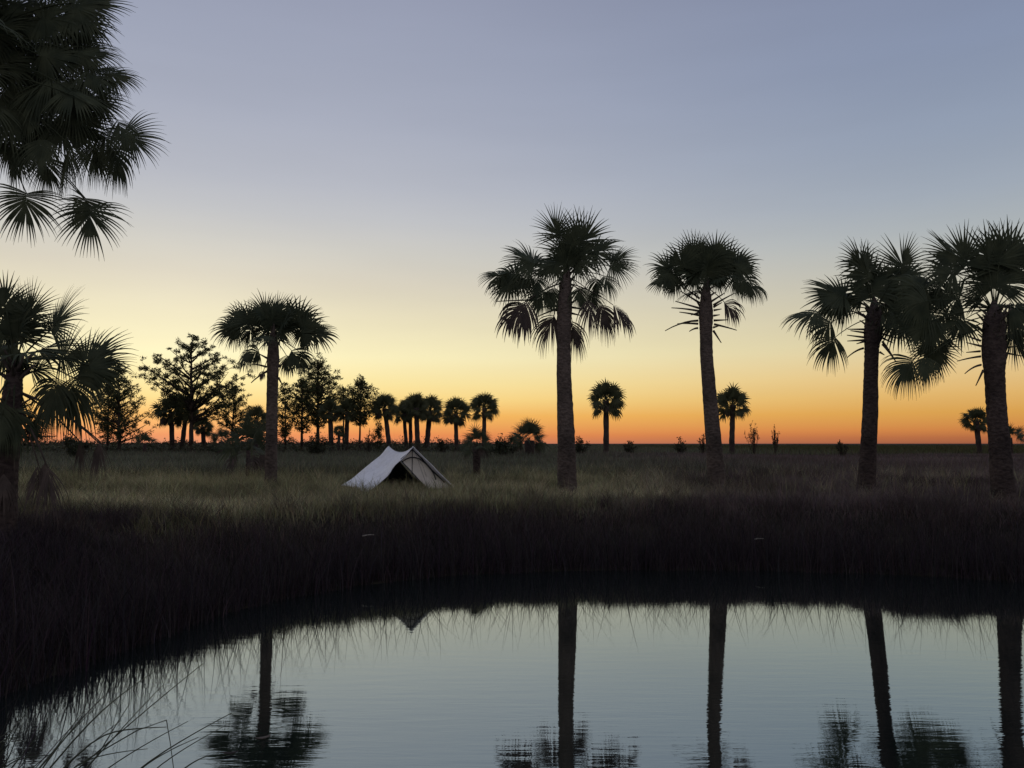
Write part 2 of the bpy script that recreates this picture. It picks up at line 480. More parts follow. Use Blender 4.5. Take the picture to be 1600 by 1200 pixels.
# grass growing up against the tent's open front
n = 1500
t_ = R.random(n); off = R.uniform(-.12, .75, n)
x = -3.55 + 1.9 * t_ + .28 * off; y = 19.85 + .75 * t_ - .9 * off
blades(m, x, y, ground_z(x, y) - .02, R.uniform(.25, .50, n) * (1 - .5 * sstep(.6, .85, t_)), R.uniform(.009, .015, n), R.uniform(.1, .8, n), jit(OLIVE * .8, n, .3), rows=3)
tag(m.build('meadow_grass', M['grass']), 'olive and straw coloured meadow grass around the tent', 'grass', None, 'stuff')

# rushes and marsh grass out to the treeline
r = MB()
x, y = meadow(170000, 26, 75, .6); n = len(x)
cl = vnoise(x * .25 + 4, y * .2) * .6 + vnoise(x * .9, y * .9) * .4
side = sstep(0, 18, x)
tb = RUSH[None] * (1 - side[:, None]) + (PLUM * .8)[None] * side[:, None]
tb = tb * (.6 + .8 * vnoise(x * .12, y * .3 + 5))[:, None]
h = (.30 + .50 * cl) * R.uniform(.6, 1.25, n) * (1 - .35 * sstep(10, 26, x))
blades(r, x, y, ground_z(x, y) - .03, h, .012 + y * .00065, R.uniform(.1, .7, n), jit(tb, n, .3), rows=2)
x, y = meadow(90000, 75, 420, .5); n = len(x)
side = sstep(10, 60, x)
tb = RUSH[None] * (1 - side[:, None]) + np.array((.066, .066, .032))[None] * side[:, None]
blades(r, x, y, ground_z(x, y) - .05, R.uniform(.35, .8, n), .03 + y * .0012, R.uniform(.1, .6, n), jit(tb, n, .2), rows=2)
tag(r.build('marsh_grass', M['grass']), 'tall dark rushes and marsh grass stretching to the horizon', 'grass', None, 'stuff')

# ------------------------------------------------------------------ palm leaves
def fan(mb, hub, u, nrm_, L, spread=125, nseg=38, droop=.3, costa=.28, rows=(0, .2, .4, .54, .7, .85, 1.0), fold=.2, cut=.5, ragged=.0, col=None, wmul=1.0, lv=.12):
    u = unit(u); nrm_ = unit(nrm_ - u * np.dot(nrm_, u)); s = np.cross(nrm_, u)
    t = np.radians(np.linspace(-spread, spread, nseg)) + R.normal(size=nseg) * .008
    keep = R.random(nseg) > .02 + ragged
    t = t[keep]; n = len(t)
    ct, st = np.cos(t)[:, None], np.sin(t)[:, None]
    d = ct * u + st * s - (np.abs(st) * fold) * nrm_
    d /= np.linalg.norm(d, axis=1)[:, None]
    e = -st * u + ct * s
    nt_ = nrm_ + e * R.normal(size=(n, 1)) * .18
    a = 1 - np.abs(t) / math.radians(spread)
    p = hub + u * (costa * L * a * .8)[:, None] + np.array([0, 0, -1.]) * (droop * .25 * costa * L * a)[:, None]
    l = L * (1 - costa * a * .8) * (.72 + .28 * np.cos(t * .72)) * R.uniform(1 - lv, 1.08, n)
    dt = math.radians(2 * spread / nseg)
    V = []
    dirs = d.copy()
    dr = droop * R.uniform(.75, 1.3, n)[:, None]
    for k, rr in enumerate(rows):
        if k:
            step = (rr - rows[k - 1])
            bend = dr * (.25 + 1.5 * max(0, rr - .35)) * step * 2.0
            dirs = dirs + np.array([0, 0, -1.]) * bend
            dirs /= np.linalg.norm(dirs, axis=1)[:, None]
            p = p + dirs * (l * step)[:, None]
        wfull = np.tan(dt / 2) * 1.2 * (l * max(min(rr, cut), .05) + costa * L * .15) * wmul + costa * L * .8 / nseg * (wmul - .6)
        w_ = wfull * (1 if rr <= cut else max(.06, 1 - (rr - cut) / (1 - cut)) ** .95)
        ek = np.cross(nt_, dirs); ek /= np.linalg.norm(ek, axis=1)[:, None] + 1e-9
        V += [p - ek * w_[:, None], p + ek * w_[:, None]]
    V = np.stack(V, 1); m = V.shape[1]
    o = (np.arange(n) * m)[:, None]
    q = np.concatenate([o + np.array([[2 * k, 2 * k + 1, 2 * k + 3, 2 * k + 2]]) for k in range(len(rows) - 1)])
    mb.add(V.reshape(-1, 3), q, None, col)

def rnd(a, b): return float(R.uniform(a, b))

def make_frond(root, start, hub, u, L, droop, spread=125, dead=False, facing=.75, nseg=38, wide=.016, costa=.28, ragged=0., cut=.44):
    mb = MB()
    chord = hub - start
    ln = np.linalg.norm(chord)
    ctrl = start + chord * .5 + np.array([0, 0, .12 * ln]) + (hub - start - u * np.dot(chord, u)) * 0.0
    tube(mb, bez(start, ctrl, hub, 7), np.linspace(wide, wide * .6, 7), 5)
    if not dead:
        nseg = int(nseg * rnd(.72, .98)); spread *= rnd(.78, 1.02); droop *= rnd(.6, 1.7)
    n0 = np.array([rnd(-.35, .35), -facing, (1 - facing) + rnd(-.2, .3)])
    fan(mb, hub, u, n0, L, spread, nseg, droop, costa, fold=rnd(-.15, .5), cut=(cut if cut < .33 else .55) if dead else cut, lv=.35 if dead else .14, wmul=1.25 if dead else (1.05 if droop > 1 else 1.0), ragged=ragged + (.16 if dead else rnd(0, .10)))
    return mb.build('dead_frond' if dead else 'frond', M['dead' if dead else 'frond'], root)

def trunk_mesh(root, path_px, Y, widths_px, rough=.022, crown_n=14, crown_len=.22, crown_h=.45, lean_y=0.0, bm='palm_bark'):
    """trunk through photo points; widths in photo pixels"""
    pts = np.array([at(px, py, Y) for px, py in path_px])
    pts[:, 1] += np.linspace(0, lean_y, len(pts))
    rad = np.array([px2m(w, Y) / 2 * .90 for w in widths_px])
    hd = unit(pts[-1] - pts[-2]); pts = np.concatenate([pts, [pts[-1] + hd * px2m(14, Y), pts[-1] + hd * px2m(30, Y)]]); rad = np.concatenate([rad, [rad[-1] * .62, rad[-1] * .2]])
    s = np.linspace(0, 1, len(pts)); tt = np.linspace(0, 1, 90)
    P = np.stack([np.interp(tt, s, pts[:, i]) for i in range(3)], -1)
    rr = np.interp(tt, s, rad)
    # smooth
    for _ in range(6):
        P[1:-1] = (P[:-2] + 2 * P[1:-1] + P[2:]) / 4; rr[1:-1] = (rr[:-2] + 2 * rr[1:-1] + rr[2:]) / 4
    rr = rr * (1 + .014 * np.sign(np.sin(np.arange(90) * 2.1)) * R.random(90))
    mb = MB()
    tube(mb, P, rr, 28, rough)
    o = mb.build('trunk', M[bm], root, smooth=False)
    return o, P, rr

def stub(root_trunk, a, bpt, w0=.03, sag=.0):
    mb = MB()
    c = (a + bpt) / 2 + np.array([0, 0, sag])
    tube(mb, bez(a, c, bpt, 6), np.linspace(w0, w0 * .35, 6), 5)
    loc = root_trunk.parent.location
    o = mb.build('leaf_stub', M['stub'])
    me = o.data
    me.transform(__import__('mathutils').Matrix.Translation(-Vector(loc)))
    o.parent = root_trunk
    return o

def near_palm(label, Y, path, widths, centre, fronds, stubs, inner=10, Lin=1.05, ground_pt=None, lean_y=0., group='cabbage palms standing on the pond bank', nst=10, cut=.40, bark_m='palm_bark', nsg=38):
    b0 = at(path[0][0], path[0][1], Y)
    gz_ = float(ground_z(np.array([b0[0]]), np.array([Y]))[0])
    root = empty('palm_tree', (b0[0], Y, gz_), label, 'palm tree', group)
    tr, P, rr = trunk_mesh(root, path, Y, widths, lean_y=lean_y, bm=bark_m)
    C = at(centre[0], centre[1], Y); C[1] += lean_y
    up = np.array([0, 0, 1.])
    for fr in fronds:
        hx_, hy_, a, Lp, kind = fr[:5]
        a = math.radians(a)
        dep = fr[5] if len(fr) > 5 else rnd(-.35, .35)
        L = px2m(Lp, Y)
        ux, uz = math.cos(a), math.sin(a)
        hub = at(hx_, hy_, Y)
        hub[1] += lean_y
        out = abs(hub[0] - C[0])
        hub[1] += dep * (.5 + out * .35)
        ud = unit(np.array([ux, dep * .6, uz]))
        if kind == 'd':        # a whole disc seen: its hub lies back towards the crown
            hub = hub - ud * L * .42; L *= 1.43
            droop, spread, dead, fac = .22 + .4 * max(0, math.cos(a) ** 2) , 126, False, rnd(.65, 1.0)
        elif kind == 's':      # true hub given, spread fan
            droop, spread, dead, fac = .45, 128, False, rnd(.55, .9)
        elif kind == 'h':      # hanging green leaf
            droop, spread, dead, fac = 1.3, 95, False, rnd(.55, .9)
        elif kind == 'k':      # narrow skirt of dead leaves
            droop, spread, dead, fac = 1.0, 34, True, rnd(.6, .95)
        else:                  # 'x' hanging dead leaf
            droop, spread, dead, fac = 2.0, 66, True, rnd(.6, .95)
        low = max(0, C[2] - hub[2])
        st = C + up * min(.25, .25 - .5 * low) + np.array([hub[0] - C[0], hub[1] - C[1], 0]) * .10
        make_frond(root, st, hub, ud, L, droop, spread, dead, fac, cut=.2 if kind == 'k' else cut * rnd(.85, 1.15), ragged=.12 if kind == 'k' else 0, nseg=30 if kind == 'k' else nsg)
    for i in range(inner):
        az = i * 2.39996 + rnd(-.3, .3)
        el = math.radians(np.interp(i / max(1, inner - 1), [0, 1], [88, 8]) + rnd(-8, 8))
        dr = np.array([math.cos(az) * math.cos(el) * .55, math.sin(az) * math.cos(el), math.sin(el)])
        dr = unit(dr)
        hub = C + up * .15 + dr * rnd(.35, .75) * (Lin / 1.05)
        ud = unit(dr + np.array([rnd(-.25, .25), 0, rnd(-.3, .1)]))
        make_frond(root, C + up * .15 + dr * .05, hub, ud, Lin * rnd(.8, 1.05), .3 + .4 * math.cos(el), 125, False, rnd(.2, .7), cut=cut)
    for (ax, ay, bx, by, *sg) in stubs:
        pa, pb = at(ax, ay, Y), at(bx, by, Y)
        pa[1] += lean_y; pb[1] += lean_y + rnd(-.15, .15)
        stub(tr, pa, pb, px2m(3.4, Y) / 2 * 1.15, px2m(sg[0] if sg else 0, Y))
    # old leaf bases wrapped round the head of the trunk
    for i in range(nst):
        az = i * 2.39996; k_ = int(len(P) * (1 - .14 - .16 * (i + .5) / nst)); k_ = min(k_, len(P) - 2)
        rdir = np.array([math.cos(az), math.sin(az), 0])
        pa = P[k_] + rdir * rr[k_] * .8
        pb = pa + rdir * rnd(.12, .28) + up * rnd(.08, .30)
        stub(tr, pa, pb, .035, .02)
    return root

def Z(sc, ox, oy, lst):
    """frond list measured on an enlarged crop -> photo pixels (lengths are already photo pixels)"""
    return [(f[0] / sc + ox, f[1] / sc + oy, *f[2:]) for f in lst]
def ZS(sc, ox, oy, lst):
    return [(a / sc + ox, b_ / sc + oy, c / sc + ox, d_ / sc + oy, *(v / sc for v in e)) for (a, b_, c, d_, *e) in lst]

# palm with the full round crown, left of the tent
near_palm('round crowned cabbage palm with straight trunk, nearest palm left of the tent', 21.6,
          [(424, 800), (423, 760), (424, 700), (425, 640), (426, 590), (427, 560), (427, 535)], [24, 21, 20, 19, 19, 21, 17], (427, 535),
          Z(6, 320, 440, [(570, 270, 95, 36, 'd'), (760, 280, 68, 36, 'd'), (910, 340, 48, 36, 'd'), (400, 320, 118, 34, 'd'), (300, 330, 135, 30, 'd'), (230, 420, 172, 34, 'd'),
                          (230, 450, 205, 30, 'd'), (1000, 420, 25, 36, 'd'), (1090, 490, -12, 32, 'd'), (370, 470, 220, 32, 'd'), (950, 530, -60, 28, 'd'), (660, 250, 85, 34, 'd'),
                          (500, 640, 205, 42, 'h'), (440, 650, 230, 36, 'h'), (800, 640, -40, 46, 'h'), (760, 690, -75, 36, 'h'), (880, 660, -70, 36, 'h'), (530, 420, 150, 30, 'd'), (750, 430, 30, 30, 'd'),
                          (560, 840, 240, 16, 'x')]),
          ZS(6, 320, 440, [(580, 800, 440, 775, 12), (585, 840, 435, 950, 18), (690, 800, 740, 760), (690, 900, 715, 965), (590, 720, 520, 680)]), inner=8, Lin=.85)

# tallest palm in the middle
near_palm('tallest cabbage palm in the middle, with brown dead fronds hanging round its trunk', 20.3,
          [(888, 800), (886, 755), (885, 700), (883, 640), (881, 580), (881, 520), (882, 480), (884, 440)], [40, 33, 31, 28, 25, 24, 27, 20], (884, 440),
          Z(4.286, 730, 310, [(590, 190, 100, 40, 'd'), (650, 300, 88, 46, 'd'), (800, 240, 62, 48, 'd'), (720, 260, 80, 44, 'd'), (890, 330, 38, 42, 'd'), (970, 420, 35, 46, 's'), (960, 450, -5, 50, 's'),
                              (460, 450, 122, 66, 's'), (450, 450, 150, 62, 's'), (340, 500, 195, 62, 's'), (420, 510, 215, 45, 'h'), (470, 540, 262, 48, 'h'), (910, 530, -62, 44, 'h'), (870, 520, -95, 36, 'h'),
                              (380, 700, 205, 66, 'x'), (400, 700, 250, 66, 'x'), (810, 690, -85, 62, 'x'), (890, 710, -58, 64, 'x'), (980, 710, -30, 62, 'x'), (580, 780, 238, 64, 'x'), (705, 820, -70, 62, 'x'), (540, 450, 185, 40, 'd'), (800, 440, 0, 36, 'd'), (640, 420, 130, 36, 'd'), (740, 380, 50, 40, 'd'), (300, 560, 205, 46, 's'), (515, 620, 238, 50, 'h'), (835, 620, -58, 50, 'h'), (750, 600, -80, 46, 'h'), (240, 495, 172, 48, 's'), (580, 600, 255, 44, 'h')]),
          ZS(4.286, 730, 310, [(600, 680, 195, 690, 8), (600, 640, 500, 625), (600, 660, 440, 600), (600, 720, 440, 730), (600, 740, 460, 800, 6), (600, 750, 540, 740), (700, 700, 760, 660), (700, 730, 800, 740),
                               (700, 640, 800, 590), (700, 770, 760, 780), (590, 700, 510, 690)]), inner=5, Lin=.85, cut=.34)

# flat topped palm whose old leaves have been shed
near_palm('flat topped cabbage palm with bare broken leaf stalks sticking out under its crown', 20.8,
          [(1123, 800), (1120, 755), (1115, 690), (1109, 620), (1104, 560), (1103, 520), (1103, 490), (1103, 462)], [34, 30, 27, 24, 22, 21, 25, 18], (1103, 458),
          Z(6, 990, 350, [(640, 230, 92, 34, 'd'), (540, 270, 118, 38, 'd'), (770, 260, 70, 36, 'd'), (900, 310, 62, 38, 'd'), (1010, 350, 35, 38, 'd'), (1050, 420, 0, 30, 'd'), (420, 350, 118, 34, 'd'), (280, 390, 160, 32, 'd'),
                          (300, 520, 200, 38, 's'), (350, 470, 180, 30, 'd'), (400, 520, 245, 36, 'h'), (330, 480, 260, 30, 'h'), (1060, 570, 5, 44, 'h', -.1), (930, 520, -60, 38, 'h'), (1000, 520, -55, 40, 'h'), (850, 730, -25, 44, 'x'), (540, 420, 140, 30, 'd'), (820, 420, 40, 32, 'd'), (680, 380, 90, 34, 'd'), (560, 520, 240, 26, 'd'), (800, 500, -40, 26, 'd')]),
          ZS(6, 990, 350, [(620, 790, 400, 715), (610, 815, 350, 790, 10), (610, 855, 430, 825, 5), (605, 905, 290, 1005, 45), (605, 935, 410, 935, 8), (605, 975, 525, 1005, 16), (610, 830, 530, 860), (750, 905, 880, 903), (755, 940, 970, 995, 5), (748, 1000, 810, 1120),
                           (750, 780, 830, 735), (750, 810, 820, 800), (750, 860, 810, 850), (620, 740, 450, 620), (620, 700, 500, 600), (740, 720, 850, 650), (750, 970, 810, 950), (750, 760, 960, 640, 5)]), inner=7, Lin=.85)

# palm leaning slightly right, with three separate leaves on its left
near_palm('cabbage palm with three separate drooping fronds spread out on its left side', 20.5,
          [(1351, 800), (1354, 750), (1357, 700), (1360, 640), (1361, 580), (1362, 545), (1364, 520), (1365, 495)], [34, 29, 26, 25, 23, 23, 30, 26], (1365, 496),
          Z(4.8, 1210, 350, [(740, 520, 85, 80, 's', .1), (620, 270, 118, 40, 'd'), (680, 330, 105, 46, 'd'), (560, 550, 150, 78, 's', .15), (540, 540, 172, 62, 's'), (520, 560, 205, 50, 'h'), (320, 665, 183, 64, 'h', -.1), (405, 745, 205, 50, 'h', -.2), (455, 850, 235, 60, 'h', 0),
                             (960, 260, 72, 46, 'd'), (1010, 370, 32, 44, 'd'), (960, 520, 10, 44, 'd'), (980, 650, -15, 44, 'd'), (960, 760, -45, 44, 'd'), (880, 430, 50, 40, 'd'), (880, 700, -30, 40, 'd'), (900, 560, 60, 40, 'd')]),
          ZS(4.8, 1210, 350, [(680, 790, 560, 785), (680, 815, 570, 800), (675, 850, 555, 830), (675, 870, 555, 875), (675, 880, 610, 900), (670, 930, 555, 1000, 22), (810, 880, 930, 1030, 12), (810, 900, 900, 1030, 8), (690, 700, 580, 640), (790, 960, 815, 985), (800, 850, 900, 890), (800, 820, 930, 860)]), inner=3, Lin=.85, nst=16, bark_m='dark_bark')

# dark palm at the right edge
near_palm('large dark cabbage palm at the right edge of the picture, thick trunk', 17.7,
          [(1578, 860), (1573, 800), (1567, 760), (1562, 700), (1557, 640), (1554, 590), (1553, 550), (1553, 500)], [48, 42, 37, 33, 31, 31, 38, 34], (1554, 498),
          Z(3.75, 1370, 330, [(490, 250, 105, 50, 'd'), (400, 240, 132, 48, 'd'), (360, 360, 170, 46, 'd'), (630, 260, 96, 54, 'd'), (700, 240, 85, 50, 'd'), (790, 240, 72, 58, 'd'), (770, 380, 50, 52, 'd'), (640, 380, 110, 46, 'd'), (340, 460, 190, 44, 'd'), (210, 440, 168, 44, 'd'), (190, 540, 180, 42, 'd'), (250, 590, 192, 46, 'd'),
                              (380, 610, 205, 46, 'd'), (430, 500, 170, 46, 'd'), (350, 770, 228, 44, 'd'), (220, 700, 215, 42, 'd'), (300, 700, 230, 40, 'd'), (480, 680, 230, 40, 'd'), (215, 865, 222, 66, 'h'), (390, 850, 268, 42, 'd'), (270, 860, 262, 50, 'h'), (830, 560, 12, 50, 'd'), (830, 690, -30, 46, 'd'), (810, 770, -65, 44, 'd'),
                              (940, 380, 45, 56, 'd'), (1010, 560, 5, 56, 'd'), (990, 720, -35, 56, 'd'), (900, 250, 60, 56, 'd')]),
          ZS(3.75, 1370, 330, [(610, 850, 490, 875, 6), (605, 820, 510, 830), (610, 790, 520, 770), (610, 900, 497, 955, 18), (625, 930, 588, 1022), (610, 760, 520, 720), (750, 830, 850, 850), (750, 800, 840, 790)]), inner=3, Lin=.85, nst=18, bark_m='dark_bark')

# big palm on the left bank
near_palm('big cabbage palm at the left edge of the picture, long drooping fronds reaching the grass', 11.7,
          [(2, 860), (6, 800), (9, 740), (13, 690), (17, 650), (20, 610), (23, 585)], [46, 40, 37, 36, 34, 30, 24], (23, 590),
          Z(3.87, 0, 410, [(70, 230, 95, 46, 'd'), (380, 330, 58, 62, 'd'), (240, 280, 76, 46, 'd'), (-60, 230, 110, 50, 'd'), (590, 560, 18, 62, 'd'), (430, 540, 14, 52, 'd'), (560, 620, -25, 50, 'd'), (380, 710, 255, 104, 'h', -.15), (460, 700, -72, 104, 'h', -.1), (340, 730, 238, 70, 'h'),
                           (590, 690, -62, 46, 'd'), (-80, 480, 160, 60, 'd'), (20, 520, 190, 50, 'd'), (220, 620, 40, 42, 'd'), (120, 380, 80, 50, 'd'), (180, 960, 12, 44, 's'), (150, 1010, -22, 46, 's'), (100, 940, 30, 42, 's'), (-20, 860, 200, 60, 'h'), (30, 800, 260, 60, 'h')])
          + [(85, 722, 272, 88, 'k', -.3), (76, 726, 258, 80, 'k', -.35), (93, 730, -66, 96, 'k', -.4), (160, 692, 268, 66, 'k', -.1), (146, 690, 262, 60, 'k', .2), (30, 750, 258, 70, 'k', -.2), (15, 740, -80, 80, 'k', -.3), (12, 628, 265, 80, 'h', -.5), (-12, 610, 250, 84, 'h', -.4), (36, 640, -70, 76, 'h', -.4), (24, 650, 280, 60, 'h', -.6), (120, 690, -85, 60, 'k', .1)],
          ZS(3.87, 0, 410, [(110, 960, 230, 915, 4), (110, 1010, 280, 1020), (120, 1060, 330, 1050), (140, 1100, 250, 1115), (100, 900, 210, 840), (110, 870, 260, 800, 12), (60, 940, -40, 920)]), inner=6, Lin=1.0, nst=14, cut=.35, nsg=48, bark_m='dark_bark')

# tall palm whose crown hangs in from the top left corner
near_palm('tall palm hanging into the top left corner, only its dark lower crown in view', 14.0,
          [(-95, 860), (-92, 760), (-88, 600), (-80, 420), (-66, 260), (-50, 120), (-45, 70)], [54, 46, 42, 40, 40, 46, 34], (-42, 70),
          [(140, 5, -4, 70, 'd'), (142, 84, 2, 56, 'd'), (155, 118, -14, 50, 'd'), (120, 150, -24, 80, 's'), (180, 195, -36, 76, 's'), (168, 222, -74, 78, 'h'), (121, 235, -98, 80, 'h'), (205, 205, -50, 60, 'h'), (141, 322, -86, 86, 's', 0), (112, 318, -112, 44, 'd'), (37, 300, -92, 82, 's', .1),
           (12, 215, -62, 70, 'h'), (50, 222, -20, 44, 'd'), (80, 150, -30, 60, 'd'), (60, 60, 10, 60, 'd'), (110, 50, 25, 56, 'd'), (100, 130, -10, 60, 'd'), (60, 200, -60, 60, 'd'), (100, 205, -50, 56, 'd'), (20, 110, -40, 60, 'd'), (30, 180, -80, 60, 'd'), (90, 90, 0, 60, 'd'), (40, 20, 60, 60, 'd'), (120, 190, -45, 52, 'd'),
           (60, -40, 50, 60, 'd'), (-40, -20, 90, 70, 'd'), (-110, -10, 130, 70, 'd'), (-150, 80, 180, 70, 'd'), (-120, 180, 220, 66, 'd'), (10, 250, -100, 50, 'd'), (-20, 200, -100, 60, 'd'), (130, 30, -20, 56, 'd'), (10, 60, 0, 60, 'd'), (140, 145, -42, 74, 's'), (150, 195, -58, 74, 'h'), (80, 225, -95, 70, 'h'), (182, 118, -18, 46, 'd'), (128, 215, -70, 74, 'h'), (60, 240, -75, 66, 'h')]
          + [(float(a_), float(b_), float(c_), 62, 'd') for a_, b_, c_ in zip(np.tile([-15, 20, 55, 90, 125], 4), np.repeat([15, 75, 135, 190], 5) + np.tile([0, 12, -8, 10, -12], 4), np.tile([-100, -70, -50, -30, -15], 4) + np.repeat([40, 10, -10, -25], 5))],
          [], inner=14, Lin=1.25, nst=8, cut=.34, nsg=48)

# ------------------------------------------------------------------ smaller palms and palmettos
def far_palm(label, bx, by, cx, cy, hw, Y, group='small palms standing far off along the horizon', trunk_w=None, nf=27, short=False, dead=3):
    base = at(bx, by, Y); gz_ = float(ground_z(np.array([base[0]]), np.array([Y]))[0])
    base[2] = gz_
    root = empty('palm_tree', tuple(base), label, 'palm tree', group)
    C = at(cx, cy + hw * .18, Y); Rm = px2m(hw, Y)
    tw = trunk_w or rnd(6.5, 8.5)
    mb = MB()
    mid = (base + C) / 2 + np.array([rnd(-.02, .02) * Rm, 0, 0])
    P = bez(base - np.array([0, 0, .2]), mid, C, 14)
    tube(mb, P, np.interp(np.linspace(0, 1, 14), [0, .15, .8, 1], [1.15, 1, .95, 1.15]) * px2m(tw, Y) / 2, 10, .05)
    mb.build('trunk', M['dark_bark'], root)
    mb = MB()
    for i in range(nf):
        q = (i + .5) / nf
        el = math.radians(np.interp(q, [0, .3, .75, 1], [88, 50, 0, -52]) + rnd(-7, 7)); az = i * 2.39996 + rnd(-.25, .25)
        dr = np.array([math.cos(az) * math.cos(el), math.sin(az) * math.cos(el), math.sin(el)])
        pl = Rm * rnd(.36, .58)
        hub = C + dr * pl
        tube(mb, bez(C + dr * .05 * Rm, C + dr * pl * .5 + np.array([0, 0, .06 * Rm]), hub, 4), .018 * Rm, 4, caps=False)
        u_ = unit(dr + np.array([0, 0, -.25 * math.cos(el)]))
        n0 = np.array([rnd(-.4, .4), -rnd(.4, .9), rnd(.1, .7)])
        fan(mb, hub, u_, n0, Rm * rnd(.50, .66), 120, 17, .45 + .6 * max(0, -math.sin(el)), .25, rows=(0, .4, .7, 1.0), fold=.15, cut=.4)
    mb.build('crown', M['far_frond'], root)
    if dead:
        mb = MB()
        for i in range(dead):
            az = rnd(0, 6.28); dr = np.array([math.cos(az), math.sin(az), -.55])
            hub = C + dr * Rm * rnd(.25, .42)
            tube(mb, np.array([C - np.array([0, 0, .1 * Rm]), hub]), .016 * Rm, 4, caps=False)
            fan(mb, hub, unit(dr + np.array([0, 0, -.9])), np.array([0, -1., .2]), Rm * rnd(.35, .5), 80, 12, 2., .2, rows=(0, .4, .7, 1.0))
        mb.build('dead_frond', M['dead'], root)
    return root

FG = 'small palms standing far off along the horizon'
far_palm('far palm with a dense mop crown just left of the tall spreading pine', 270, 704, 267, 640, 31, 92)
far_palm('far palm with a trunk leaning right against the tall spreading pine', 283, 704, 291, 638, 26, 96)
far_palm('low far palm with a small ragged crown right of the tall spreading pine trunk', 319, 702, 317, 664, 19, 100, dead=4)
far_palm('far palm half hidden behind the near palm trunk left of the tent', 400, 704, 400, 652, 25, 84)
far_palm('left of two dark far palms right of the dense pointed pine', 518, 704, 516, 640, 22, 90)
far_palm('far dark palm just left of the short conical pine with the clean bare stem', 541, 704, 543, 640, 23, 92)
far_palm('stunted palm standing between two taller dark far palms', 529, 704, 530, 672, 11, 86, trunk_w=5, nf=22)
far_palm('far palm with a slim left leaning trunk, first of the palm row above the tent', 610, 702, 601, 634, 26, 88)
far_palm('left one of two thin far palms nearly touching above the tent', 636, 704, 631, 642, 21, 93, trunk_w=6)
far_palm('right one of two thin far palms nearly touching above the tent', 642, 704, 641, 634, 20, 95, trunk_w=6)
far_palm('far palm above the tent ridge with a stout straight trunk', 654, 704, 650, 633, 24, 90, trunk_w=8)
far_palm('far palm above the tent with trunk leaning right, right end of the crowded cluster', 665, 704, 672, 638, 26, 94, trunk_w=8)
far_palm('far palm with an untidy skirt of dead leaves, right of the crowded cluster', 714, 704, 712, 642, 27, 86, dead=7)
far_palm('far palm with a neat round crown above the short leafy palm right of the tent', 756, 704, 757, 632, 27, 84, dead=1)
far_palm('lone far palm with a ball shaped crown, right of the tallest palm trunk', 947, 702, 947, 620, 33, 80, trunk_w=9, dead=3)
far_palm('far palm peeping out behind the trunk of the flat topped palm', 1143, 702, 1145, 627, 31, 82, trunk_w=8.5, dead=4)
far_palm('far palm standing beside the thick trunk at the right edge', 1531, 702, 1525, 654, 23, 80, trunk_w=8)

def palmetto(label, px, py, Y, Lpx, nf, trunk=None, up_bias=40, name='palmetto_shrub', group=None, dead=0, cat='palmetto'):
    base = at(px, py, Y); base[2] = float(ground_z(np.array([base[0]]), np.array([Y]))[0])
    root = empty(name, tuple(base), label, cat, group)
    C = at(px, py, Y); L = px2m(Lpx, Y)
    mb = MB()
    tube(mb, np.array([base - np.array([0, 0, .1]), (base + C) / 2, C]), px2m(trunk or 6, Y) / 2 * np.array([1.1, 1., 1.1]), 10, .08)
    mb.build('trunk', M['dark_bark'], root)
    for i in range(nf):
        el = math.radians(np.interp(i / max(1, nf - 1), [0, 1], [85, up_bias - 50]) + rnd(-8, 8)); az = i * 2.39996
        dr = np.array([math.cos(az) * math.cos(el), math.sin(az) * math.cos(el), math.sin(el)])
        hub = C + dr * L * rnd(.35, .6)
        make_frond(root, C, hub, unit(dr + np.array([0, 0, -.15])), L * rnd(.6, .75), rnd(.3, .7), 115, False, rnd(.3, .9), 24, .010, cut=.3)
    for i in range(dead):
        az = i * 2.39996 + .5; dr = np.array([math.cos(az), math.sin(az), -.35])
        make_frond(root, C, C + dr * L * .4, unit(dr + np.array([0, 0, -1.])), L * .7, 1.6, 60, True, .6, 26, .010, cut=.25)
    return root
palmetto('short leafy palm with a stubby dark trunk standing right of the tent', 745, 696, 25, 30, 13, 12, 30, 'palm_tree', 'cabbage palms standing on the pond bank', 4, 'palm tree')
palmetto('spiky palmetto clump growing just left of the near palm trunk', 388, 704, 25, 50, 13, 6, 55, dead=6, group='palmettos in the marsh grass')
palmetto('bushy palmetto without a visible trunk, left of the tallest palm', 827, 688, 62, 32, 22, 14, 40, dead=2, group='palmettos in the marsh grass')
palmetto('low palmetto with star like leaves on the skyline left of the mop crowned palm', 226, 694, 70, 19, 12, 5, 50, group='palmettos in the marsh grass')
palmetto('low palmetto right of the thick trunk at the right edge', 1577, 684, 75, 24, 14, 8, 40, group='palmettos in the marsh grass')
palmetto('low palmetto on the skyline beside the leaning mop palm, behind the bushes', 345, 690, 66, 20, 12, 6, 50, group='palmettos in the marsh grass')

# ------------------------------------------------------------------ pines
def needles_clump(mb, c, rad, n, size, tint):
    dirs = R.normal(size=(n, 3)); dirs /= np.linalg.norm(dirs, axis=1)[:, None]
    dirs[:, 2] = dirs[:, 2] * .75 + .12
    c0 = c + dirs * rad * R.random((n, 1)) ** .6 * .75
    d2 = dirs + R.normal(size=(n, 3)) * .5; d2 /= np.linalg.norm(d2, axis=1)[:, None]
    s = np.cross(d2, R.normal(size=(n, 3))); s /= np.linalg.norm(s, axis=1)[:, None]
    l = size * R.uniform(.7, 1.3, (n, 1)); w_ = l * .17
    V = np.stack([c0 - s * w_, c0 + s * w_, c0 + d2 * l], 1)
    mb.add(V.reshape(-1, 3), None, np.arange(3 * n).reshape(-1, 3), np.repeat(jit(tint, n, .25), 3, 0))

